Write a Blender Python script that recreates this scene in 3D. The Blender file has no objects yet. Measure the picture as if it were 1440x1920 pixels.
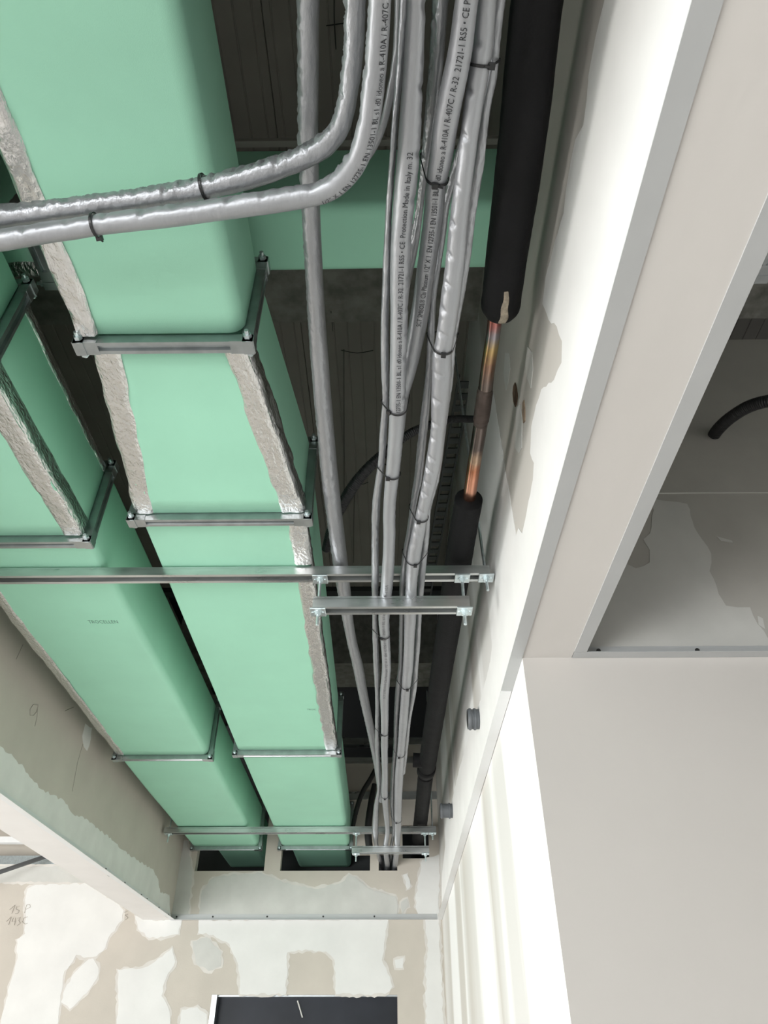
import bpy, bmesh, math, random
import numpy as np
from mathutils import Vector, Matrix

S = bpy.context.scene
C = S.collection
HZ = 1.75                      # the camera stands 1.75 m above the floor; heights in the code are measured from it

# ------------------------------------------------------------------ camera
PITCH, YAW = math.radians(38.586), math.radians(-0.606)
cd = bpy.data.cameras.new('camera')
cam = bpy.data.objects.new('camera', cd)
C.objects.link(cam)
Fw = Vector((math.sin(YAW)*math.cos(PITCH), math.cos(YAW)*math.cos(PITCH), math.sin(PITCH)))
Rt = Vector((math.cos(YAW), -math.sin(YAW), 0))
Up = Rt.cross(Fw)
cam.matrix_world = Matrix(((Rt.x, Up.x, -Fw.x, 0), (Rt.y, Up.y, -Fw.y, 0), (Rt.z, Up.z, -Fw.z, HZ), (0, 0, 0, 1)))
cd.sensor_fit = 'VERTICAL'
cd.sensor_height = 36
cd.lens = 1331/1920*36
cd.clip_start = 0.02
S.camera = cam

# ------------------------------------------------------------------ light
w = bpy.data.worlds.new('world')
S.world = w
w.use_nodes = True
bg = w.node_tree.nodes['Background']
bg.inputs[0].default_value = (0.93, 0.97, 1.0, 1)
bg.inputs[1].default_value = 0.25
def area(name, loc, target, sx, sy, power, col=(1, 1, 1)):
    l = bpy.data.lights.new(name, 'AREA')
    l.shape = 'RECTANGLE'; l.size = sx; l.size_y = sy; l.energy = power; l.color = col
    o = bpy.data.objects.new(name, l); C.objects.link(o)
    o.location = loc
    o.rotation_euler = (Vector(target)-Vector(loc)).to_track_quat('-Z', 'Y').to_euler()
area('window_daylight_left', (-8.6, 2.6, .95), (-2.5, 2.8, .1), 6.0, 1.9, 720, (1.0, 0.99, 0.97))
area('window_daylight_behind', (-3.2, -4.3, 1.0), (-1.5, 2.0, .5), 4.0, 1.6, 400, (0.97, 0.99, 1.0))
S.view_settings.view_transform = 'Standard'
S.view_settings.look = 'None'
S.view_settings.gamma = 1.0
S.view_settings.use_curve_mapping = False
S.view_settings.exposure = -0.17

# ------------------------------------------------------------------ helpers
rng = random.Random(7)
def tag(o, label=None, cat=None, group=None, kind=None):
    if label: o['label'] = label
    if cat: o['category'] = cat
    if group: o['group'] = group
    if kind: o['kind'] = kind
    return o
def empty(name, loc, label, cat, group=None):
    o = bpy.data.objects.new(name, None); C.objects.link(o)
    o.location = (loc[0], loc[1], loc[2]+HZ); o.empty_display_size = .05
    return tag(o, label, cat, group)
def mk(name, verts, faces, mat, parent=None, smooth=False, mats=None, fm=None, autosmooth=None):
    """one mesh object; vertex heights are given from the camera's height"""
    m = bpy.data.meshes.new(name)
    v = np.asarray(verts, float).reshape(-1, 3).copy()
    v[:, 2] += HZ
    off = np.zeros(3)
    if parent is not None:
        p = parent
        while p is not None:
            off += np.array(p.location); p = p.parent
    v -= off
    m.from_pydata(v.tolist(), [], [list(map(int, f)) for f in faces])
    for q in (mats or [mat]): m.materials.append(q)
    if fm is not None: m.polygons.foreach_set('material_index', fm)
    if smooth: m.polygons.foreach_set('use_smooth', [True]*len(m.polygons))
    m.update()
    o = bpy.data.objects.new(name, m); C.objects.link(o)
    if parent is not None: o.parent = parent
    return o
class MB:
    def __init__(s): s.v = []; s.f = []
    def add(s, v, f):
        n = len(s.v); s.v += [tuple(map(float, q)) for q in v]; s.f += [[i+n for i in q] for q in f]; return s
    def box(s, x0, x1, y0, y1, z0, z1):
        return s.add([(x0,y0,z0),(x1,y0,z0),(x1,y1,z0),(x0,y1,z0),(x0,y0,z1),(x1,y0,z1),(x1,y1,z1),(x0,y1,z1)],
                     [(0,3,2,1),(4,5,6,7),(0,1,5,4),(1,2,6,5),(2,3,7,6),(3,0,4,7)])
    def prism(s, poly, axis, a, b):
        """closed 2-D outline swept along an axis; outline is (y,z), (x,z) or (x,y)"""
        n = len(poly); k = 'xyz'.index(axis)
        def P(q, t):
            l = list(q); l.insert(k, t); return tuple(l)
        v = [P(q, a) for q in poly]+[P(q, b) for q in poly]
        f = [(i, (i+1) % n, n+(i+1) % n, n+i) for i in range(n)]+[tuple(range(n))[::-1], tuple(range(n, 2*n))]
        return s.add(v, f)
    def cyl(s, p, q, r, n=12, r2=None):
        p = np.array(p, float); q = np.array(q, float); t = (q-p)/np.linalg.norm(q-p)
        a = np.cross(t, (0, 0, 1) if abs(t[2]) < .9 else (1, 0, 0)); a /= np.linalg.norm(a); b = np.cross(t, a)
        v = []
        for c, rr in ((p, r), (q, r if r2 is None else r2)):
            for i in range(n):
                an = 2*math.pi*i/n; v.append(c+rr*(math.cos(an)*a+math.sin(an)*b))
        return s.add(v, [(i, (i+1) % n, n+(i+1) % n, n+i) for i in range(n)]+[tuple(range(n))[::-1], tuple(range(n, 2*n))])
    def obj(s, name, mat, parent=None, smooth=False, bevel=0):
        o = mk(name, s.v, s.f, mat, parent, smooth)
        if bevel:
            b = o.modifiers.new('bevel', 'BEVEL'); b.width = bevel; b.segments = 2; b.limit_method = 'ANGLE'
        return o
def hash2(i, j, seed):
    h = np.sin(i*127.1+j*311.7+seed*74.7)*43758.5453
    return h-np.floor(h)
def vnoise(x, y, seed=0):
    xi, yi = np.floor(x), np.floor(y); fx, fy = x-xi, y-yi
    fx = fx*fx*(3-2*fx); fy = fy*fy*(3-2*fy)
    a = hash2(xi, yi, seed); b = hash2(xi+1, yi, seed); c = hash2(xi, yi+1, seed); d = hash2(xi+1, yi+1, seed)
    return (a*(1-fx)+b*fx)*(1-fy)+(c*(1-fx)+d*fx)*fy

# ------------------------------------------------------------------ materials
def lin(c): return tuple((x/12.92 if x <= .04045 else ((x+.055)/1.055)**2.4) for x in [q/255 for q in c])
def mat(name, col, rough=.5, metal=0.0, bump=0.0, bscale=200, var=0.0, vscale=6, spec=.5, stretch=None, detail=3, rvar=0):
    m = bpy.data.materials.new(name); m.use_nodes = True
    nt = m.node_tree; p = nt.nodes['Principled BSDF']
    p.inputs['Base Color'].default_value = (*col, 1); p.inputs['Roughness'].default_value = rough
    p.inputs['Metallic'].default_value = metal; p.inputs['Specular IOR Level'].default_value = spec
    tc = nt.nodes.new('ShaderNodeNewGeometry'); co = tc.outputs['Position']
    if stretch:
        mp = nt.nodes.new('ShaderNodeMapping'); mp.inputs['Scale'].default_value = stretch
        nt.links.new(co, mp.inputs[0]); co = mp.outputs[0]
    if var:
        n = nt.nodes.new('ShaderNodeTexNoise'); n.inputs['Scale'].default_value = vscale; n.inputs['Detail'].default_value = 4
        nt.links.new(co, n.inputs['Vector'])
        r = nt.nodes.new('ShaderNodeValToRGB')
        r.color_ramp.elements[0].position = .3; r.color_ramp.elements[1].position = .7
        r.color_ramp.elements[0].color = (*[c*(1-var) for c in col], 1); r.color_ramp.elements[1].color = (*[min(1, c*(1+var)) for c in col], 1)
        nt.links.new(n.outputs[0], r.inputs[0]); nt.links.new(r.outputs[0], p.inputs['Base Color'])
        if rvar:
            mr = nt.nodes.new('ShaderNodeMapRange'); mr.inputs[3].default_value = max(0, rough-rvar); mr.inputs[4].default_value = rough+rvar
            nt.links.new(n.outputs[0], mr.inputs[0]); nt.links.new(mr.outputs[0], p.inputs['Roughness'])
    if bump:
        n2 = nt.nodes.new('ShaderNodeTexNoise'); n2.inputs['Scale'].default_value = bscale; n2.inputs['Detail'].default_value = detail
        nt.links.new(co, n2.inputs['Vector'])
        b = nt.nodes.new('ShaderNodeBump'); b.inputs['Strength'].default_value = bump; b.inputs['Distance'].default_value = .004
        nt.links.new(n2.outputs[0], b.inputs['Height']); nt.links.new(b.outputs[0], p.inputs['Normal'])
    return m
M = {}
M['green'] = mat('green_foam', (.43, .83, .625), .62, bump=.12, bscale=600, var=.03, vscale=5, spec=.3)
M['foil'] = mat('aluminium_foil', (.78, .77, .76), .17, 1.0, bump=1.0, bscale=150, var=.05, vscale=40, stretch=(1, .5, 1), detail=6)
M['jacket'] = mat('grey_foil_jacket', (.38, .39, .41), .43, .55, bump=.22, bscale=110, var=.05, vscale=14, stretch=(1, .4, 1))
M['jacket_crinkled'] = mat('crinkled_grey_foil_jacket', (.38, .39, .41), .38, .6, bump=.75, bscale=75, var=.05, vscale=14, stretch=(1, .55, 1), detail=4)
M['steel'] = mat('galvanised_steel', (.62, .64, .64), .30, .92, bump=.05, bscale=60, var=.14, vscale=30, stretch=(.25, 1, 1), rvar=.1)
M['steel_dark'] = mat('flange_steel', (.45, .48, .49), .32, .92, bump=.05, bscale=60, var=.12, vscale=25)
M['zinc'] = mat('zinc_plated_steel', (.70, .78, .80), .28, .85, var=.12, vscale=80, bump=.05, bscale=150)
M['black'] = mat('black_rubber_foam', (.007, .007, .008), .72, bump=.25, bscale=120, var=.3, vscale=9, spec=.3)
M['tie'] = mat('black_nylon', (.012, .012, .013), .4)
M['conduit'] = mat('black_corrugated_plastic', (.016, .016, .018), .38)
M['white'] = mat('joint_filler', (.74, .74, .72), .75, bump=.10, bscale=45, var=.035, vscale=7, spec=.25)
M['filler_grey'] = mat('thin_joint_filler', (.58, .58, .55), .78, bump=.10, bscale=45, var=.06, vscale=9, spec=.25)
M['board'] = mat('bare_plasterboard', (.555, .515, .455), .85, bump=.08, bscale=150, var=.05, vscale=5, spec=.2)
M['board_dark'] = mat('darkened_plasterboard', (.37, .355, .325), .85, bump=.10, bscale=60, var=.05, vscale=7, spec=.2)  # plasterboard darkened in colour to deepen the shade of the recess
M['soffit'] = mat('primed_soffit', (.63, .605, .575), .7, bump=.12, bscale=35, var=.025, vscale=8, stretch=(1, .3, 1), spec=.3)
M['soffit_white'] = mat('white_soffit', (.82, .80, .78), .7, bump=.05, bscale=60, var=.02, vscale=8, spec=.3)
M['primed'] = mat('primed_wall', (.535, .51, .48), .7, bump=.08, bscale=40, var=.03, vscale=2.2, spec=.3)
M['trim'] = mat('painted_steel_trim', (.49, .50, .50), .42, .25, var=.02, vscale=12)
M['trim_white'] = mat('white_steel_trim', (.78, .79, .79), .42, .1, var=.02, vscale=12)
M['deck'] = mat('ribbed_roof_panel', (.27, .255, .225), .6, var=.05, vscale=8, spec=.3)
M['concrete'] = mat('concrete', (.25, .245, .22), .9, bump=.4, bscale=60, var=.28, vscale=22, spec=.2)
M['dark'] = mat('unlit_backing', (.05, .055, .055), .9)  # near-black colour stands in for the darkness of the void
M['tray'] = mat('dark_steel_tray', (.12, .13, .13), .5, .6)
M['floor'] = mat('screed_floor', (.62, .61, .60), .9, var=.06, vscale=3)
M['screw'] = mat('black_screw', (.02, .02, .02), .5)
M['ink'] = mat('black_print', (.03, .032, .036), .6)
M['ink_faint'] = mat('worn_print', (.16, .165, .17), .6)
M['ink_green'] = mat('green_black_print', (.05, .13, .10), .7)
M['pencil'] = mat('pencil', (.42, .385, .34), .8)
M['glass'] = mat('dark_pane', (.022, .025, .032), .35, var=.35, vscale=3, spec=.18)
M['sleeve'] = mat('grey_pvc', (.12, .13, .14), .45)
M['scorch'] = mat('scorched_paper', (.10, .06, .035), .9, var=.3, vscale=60)
M['filler_left'] = mat('left_joint_filler', (.76, .765, .73), .8, bump=.10, bscale=45, var=.05, vscale=9, spec=.2)  # same joint filler, its colour tuned to the left wall's brightness
M['filler_recess'] = mat('darkened_joint_filler', (.47, .465, .44), .8, bump=.1, bscale=40, var=.07, vscale=7, spec=.2)  # joint filler with the recess shade put into its colour
M['feather'] = mat('feathered_filler', (.655, .63, .59), .8, bump=.1, bscale=60, var=.06, vscale=14, spec=.2)
M['residue'] = mat('dried_glue', (.42, .36, .28), .85, bump=.5, bscale=200, var=.3, vscale=90)
M['scorch_pale'] = mat('browned_paper', (.27, .20, .14), .9, var=.3, vscale=60)
M['wire'] = mat('dark_wire', (.02, .02, .02), .6)

def wall_right_material():
    m = mat('skimmed_plasterboard', (.6, .6, .6), .78, bump=.08, bscale=60, spec=.25)
    nt = m.node_tree; p = nt.nodes['Principled BSDF']
    g = nt.nodes.new('ShaderNodeNewGeometry'); sx = nt.nodes.new('ShaderNodeSeparateXYZ')
    nt.links.new(g.outputs['Position'], sx.inputs[0])
    n = nt.nodes.new('ShaderNodeTexNoise'); n.inputs['Scale'].default_value = 1.0; n.inputs['Detail'].default_value = 5
    mp = nt.nodes.new('ShaderNodeMapping'); mp.inputs['Scale'].default_value = (1, 9, 1.2)
    nt.links.new(g.outputs['Position'], mp.inputs[0]); nt.links.new(mp.outputs[0], n.inputs['Vector'])
    a = nt.nodes.new('ShaderNodeMath'); a.operation = 'MULTIPLY_ADD'; a.inputs[1].default_value = .22
    nt.links.new(n.outputs[0], a.inputs[0]); nt.links.new(sx.outputs['Y'], a.inputs[2])
    d = nt.nodes.new('ShaderNodeMapRange'); d.inputs[1].default_value = 1.0; d.inputs[2].default_value = 6.0
    nt.links.new(a.outputs[0], d.inputs[0])
    r = nt.nodes.new('ShaderNodeValToRGB'); nt.links.new(d.outputs[0], r.inputs[0])
    def pos(y): return (y+.11-1.0)/5
    W_, B_, G_ = (.76, .76, .745, 1), (.52, .50, .46, 1), (.62, .615, .59, 1)
    stops = [(1.40, B_), (1.44, W_), (1.88, W_), (1.92, G_), (2.12, G_), (2.2, W_), (2.26, G_), (2.40, B_), (2.48, W_), (2.86, W_), (2.94, G_), (3.30, B_), (3.42, G_), (3.5, W_), (3.56, B_), (3.78, B_), (3.86, W_), (4.25, W_), (4.36, B_), (4.75, G_), (4.9, B_)]
    e = r.color_ramp.elements
    e[0].position = pos(stops[0][0]); e[0].color = stops[0][1]; e[1].position = pos(stops[-1][0]); e[1].color = stops[-1][1]
    for y, c in stops[1:-1]:
        q = e.new(pos(y)); q.color = c
    nt.links.new(r.outputs[0], p.inputs['Base Color'])
    return m
M['wall_right'] = wall_right_material()

def copper_material():
    m = mat('heat_tinted_copper', (.72, .33, .19), .27, 1.0, bump=.03, bscale=80)
    nt = m.node_tree; p = nt.nodes['Principled BSDF']
    g = nt.nodes.new('ShaderNodeNewGeometry'); sx = nt.nodes.new('ShaderNodeSeparateXYZ'); nt.links.new(g.outputs['Position'], sx.inputs[0])
    n = nt.nodes.new('ShaderNodeTexNoise'); n.inputs['Scale'].default_value = 45; n.inputs['Detail'].default_value = 3
    nt.links.new(g.outputs['Position'], n.inputs['Vector'])
    a = nt.nodes.new('ShaderNodeMath'); a.operation = 'MULTIPLY_ADD'; a.inputs[1].default_value = .05
    nt.links.new(n.outputs[0], a.inputs[0]); nt.links.new(sx.outputs['Y'], a.inputs[2])
    d = nt.nodes.new('ShaderNodeMapRange'); d.inputs[1].default_value = .85; d.inputs[2].default_value = 1.5
    nt.links.new(a.outputs[0], d.inputs[0])
    r = nt.nodes.new('ShaderNodeValToRGB'); nt.links.new(d.outputs[0], r.inputs[0])
    st = [(.0, (.70, .32, .18)), (.10, (.52, .18, .15)), (.16, (.40, .37, .40)), (.21, (.62, .44, .20)), (.27, (.40, .24, .17)), (.36, (.26, .21, .19)), (.68, (.17, .14, .13)), (.74, (.60, .42, .30)), (.79, (.55, .23, .13)), (.86, (.80, .38, .25)), (1, (.85, .45, .32))]
    e = r.color_ramp.elements
    e[0].position = 0; e[0].color = (*st[0][1], 1); e[1].position = 1; e[1].color = (*st[-1][1], 1)
    for q, c in st[1:-1]: e.new(q).color = (*c, 1)
    nt.links.new(r.outputs[0], p.inputs['Base Color'])
    return m
M['copper'] = copper_material()
M['copper_sooty'] = mat('sooty_copper', (.11, .085, .075), .55, .7, bump=.3, bscale=120, var=.3, vscale=40)

# ------------------------------------------------------------------ tubes
def catmull(pts, step):
    P = np.asarray(pts, float)
    P = np.vstack([2*P[0]-P[1], P, 2*P[-1]-P[-2]])
    out = []
    for i in range(1, len(P)-2):
        L = np.linalg.norm(P[i+1, :3]-P[i, :3]); n = max(2, int(L/(step if P[i, 1] < 1.4 or step < .002 else step*2.4)))
        t0 = 0; t1 = math.sqrt(max(1e-6, np.linalg.norm(P[i, :3]-P[i-1, :3]))); t2 = t1+math.sqrt(max(1e-6, L)); t3 = t2+math.sqrt(max(1e-6, np.linalg.norm(P[i+2, :3]-P[i+1, :3])))
        for k in range(n):
            t = t1+(t2-t1)*k/n
            A1 = (t1-t)/(t1-t0)*P[i-1]+(t-t0)/(t1-t0)*P[i]; A2 = (t2-t)/(t2-t1)*P[i]+(t-t1)/(t2-t1)*P[i+1]; A3 = (t3-t)/(t3-t2)*P[i+1]+(t-t2)/(t3-t2)*P[i+2]
            B1 = (t2-t)/(t2-t0)*A1+(t-t0)/(t2-t0)*A2; B2 = (t3-t)/(t3-t1)*A2+(t-t1)/(t3-t1)*A3
            out.append((t2-t)/(t2-t1)*B1+(t-t1)/(t2-t1)*B2)
    out.append(P[-2])
    return np.array(out)
def frames(Q):
    T = np.gradient(Q[:, :3], axis=0); T /= np.linalg.norm(T, axis=1)[:, None]
    d = np.array((0, 0, -1.0)); N = d-(T@d)[:, None]*T
    bad = np.linalg.norm(N, axis=1) < .2
    if bad.any():
        d = np.array((0, -1.0, 0)); N[bad] = (d-(T@d)[:, None]*T)[bad]
    N /= np.linalg.norm(N, axis=1)[:, None]
    s = np.concatenate([[0], np.cumsum(np.linalg.norm(np.diff(Q[:, :3], axis=0), axis=1))])
    return T, N, np.cross(T, N), s
class Tube:
    def __init__(self, pts, step=.003, n=28, extend=None):
        P = [list(p) for p in pts]
        if extend is not None and P[0][1] > extend:            # run on straight past the frame
            a, b = np.array(P[0]), np.array(P[1]); q = a.copy(); q[1] = extend; P.insert(0, q.tolist())
        self.Q = catmull(P, step); self.T, self.N, self.B, self.s = frames(self.Q); self.n = n
    def surf(self, s, th, dr=0):
        i = np.clip(np.searchsorted(self.s, s), 1, len(self.s)-1); a = (s-self.s[i-1])/(self.s[i]-self.s[i-1]+1e-9)
        l = lambda X: (X[i-1].T*(1-a)+X[i].T*a).T
        q = l(self.Q); N = l(self.N); B = l(self.B)
        return q[:, :3]+(q[:, 3]+dr)[:, None]*(np.cos(th)[:, None]*N+np.sin(th)[:, None]*B)
    def s_at(self, y, k=1):
        j = int(np.argmin(abs(self.Q[:, k]-y))); return self.s[j]
    def mesh(self, name, mat, parent=None, disp=None, caps=True):
        n = self.n; th = np.linspace(0, 2*math.pi, n, endpoint=False)
        R = self.Q[:, 3][:, None]*np.ones(n)
        if disp is not None: R = R+disp(self.s[:, None]+0*th[None], th[None]+0*self.s[:, None])
        V = self.Q[:, None, :3]+R[:, :, None]*(np.cos(th)[None, :, None]*self.N[:, None]+np.sin(th)[None, :, None]*self.B[:, None])
        m = len(self.Q); F = []
        for i in range(m-1):
            for j in range(n):
                k = (j+1) % n; F.append((i*n+j, (i+1)*n+j, (i+1)*n+k, i*n+k))
        if caps: F += [tuple(range(n)), tuple((m-1)*n+j for j in range(n))[::-1]]
        return mk(name, V.reshape(-1, 3), F, mat, parent, True)
def wrinkles(seed, amp=.0011, side=None, crimps=(), fine=1.0):
    def d(s, th):
        c, sn = np.cos(th), np.sin(th)
        a = vnoise(s*26+c*1.3, sn*1.6+4+c*.8, seed)-.5
        b = abs(vnoise(s*75*fine+sn*2.0, c*1.1+s*4, seed+3)-.5)
        r = amp*(.9*a-1.6*b*vnoise(s*9, sn*1.2+c, seed+5))
        if side is not None:
            th0, am = side; mk_ = np.exp(-((np.angle(np.exp(1j*(th-th0))))/.75)**2)
            big = vnoise(s*8, th*0+1, seed+8)
            r = r-am*mk_*(.35+1.1*big)*(1-np.abs(2*vnoise(s*88+1.3*np.sin(th*2+s*30), th*1.5+s*3, seed+9)-1))**1.5
        for s0, t0, dep, wd in crimps:
            u = (s-s0)+.006*np.angle(np.exp(1j*(th-t0)))
            r = r-dep*np.exp(-(np.angle(np.exp(1j*(th-t0)))/.55)**2)*(np.exp(-(u/wd)**2)-.22*np.exp(-((u-2.2*wd)/(1.5*wd))**2))
        return r
    return d
def glyphs(text, size=1.0, thin=0.0):
    cu = bpy.data.curves.new('lettering', 'FONT'); cu.body = text; cu.size = size; cu.offset = thin; cu.resolution_u = 2
    o = bpy.data.objects.new('lettering', cu); C.objects.link(o)
    bpy.context.view_layer.update()
    me = bpy.data.meshes.new_from_object(o.evaluated_get(bpy.context.evaluated_depsgraph_get()))
    v = np.array([q.co[:] for q in me.vertices]); f = [list(p.vertices) for p in me.polygons]
    bpy.data.objects.remove(o); bpy.data.meshes.remove(me); bpy.data.curves.remove(cu)
    v[:, 0] -= v[:, 0].min()
    return v, f
def print_on_tube(tube, text, y0, y1, parent, th0=0.0, h=.0085, mat=None, dr=.0009):
    v, f = glyphs(text)
    s0, s1 = tube.s_at(y0), tube.s_at(y1)
    s = s0+(s1-s0)*v[:, 0]/v[:, 0].max()
    u = (v[:, 1]-.35)*h/.7
    r = np.interp(s, tube.s, tube.Q[:, 3])
    return mk('printed_lettering', tube.surf(s, th0+u/r, dr), f, mat or M['ink'], parent)
def print_flat(text, org, xdir, ydir, length, h, parent, mat):
    v, f = glyphs(text, 1.0, -.014); a = v[:, 0]/v[:, 0].max()*length; b = v[:, 1]/.7*h
    return mk('printed_lettering', np.array(org)+a[:, None]*np.array(xdir)+b[:, None]*np.array(ydir), f, mat, parent)

# ------------------------------------------------------------------ skim patches, pencil marks
def rag(poly, amp, seed, n=3):
    """ragged outline: every edge broken into short steps that wander off the straight line"""
    r = random.Random(seed); P = [np.array(p) for p in poly]; out = []
    for i, p in enumerate(P):
        q = P[(i+1) % len(P)]; L = np.linalg.norm(q-p); k = max(1, min(24, int(L/.02)))
        nrm = np.array((-(q-p)[1], (q-p)[0]))/(L+1e-9)
        for j in range(k):
            t = j/k; out.append(p+(q-p)*t+(nrm*r.uniform(-amp, amp) if j else 0))
    return out
def patch(plane, val, poly, out, mat, parent, seed, name='filler_patch', amp=.004, thick=.0012):
    P = rag(poly, amp, seed); k = 'XYZ'.index(plane)
    bm = bmesh.new(); vs = []
    for p in P:
        l = list(p); l.insert(k, val+out*thick); vs.append(bm.verts.new(l))
    es = [bm.edges.new((vs[i], vs[(i+1) % len(vs)])) for i in range(len(vs))]
    bmesh.ops.triangle_fill(bm, use_beauty=True, edges=es)
    top = [[v.index for v in f.verts] for f in bm.faces]
    bm.verts.index_update(); top = [[v.index for v in f.verts] for f in bm.faces]
    V = [list(v.co) for v in bm.verts]; n = len(V); bm.free()
    W = [list(v) for v in V]
    for q in W: q[k] = val-out*.0004
    F = top+[(i, (i+1) % n, n+(i+1) % n, n+i) for i in range(n)]
    return mk(name, V+W, F, mat, parent)
def strokes(name, lines, off, mat, parent, r=.0016):
    b = MB()
    for l in lines:
        for p, q in zip(l[:-1], l[1:]):
            b.cyl(np.array(p)+off, np.array(q)+off, r, 5)
    o = b.obj(name, mat, parent); o['kind'] = 'stuff'
    return o

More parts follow.
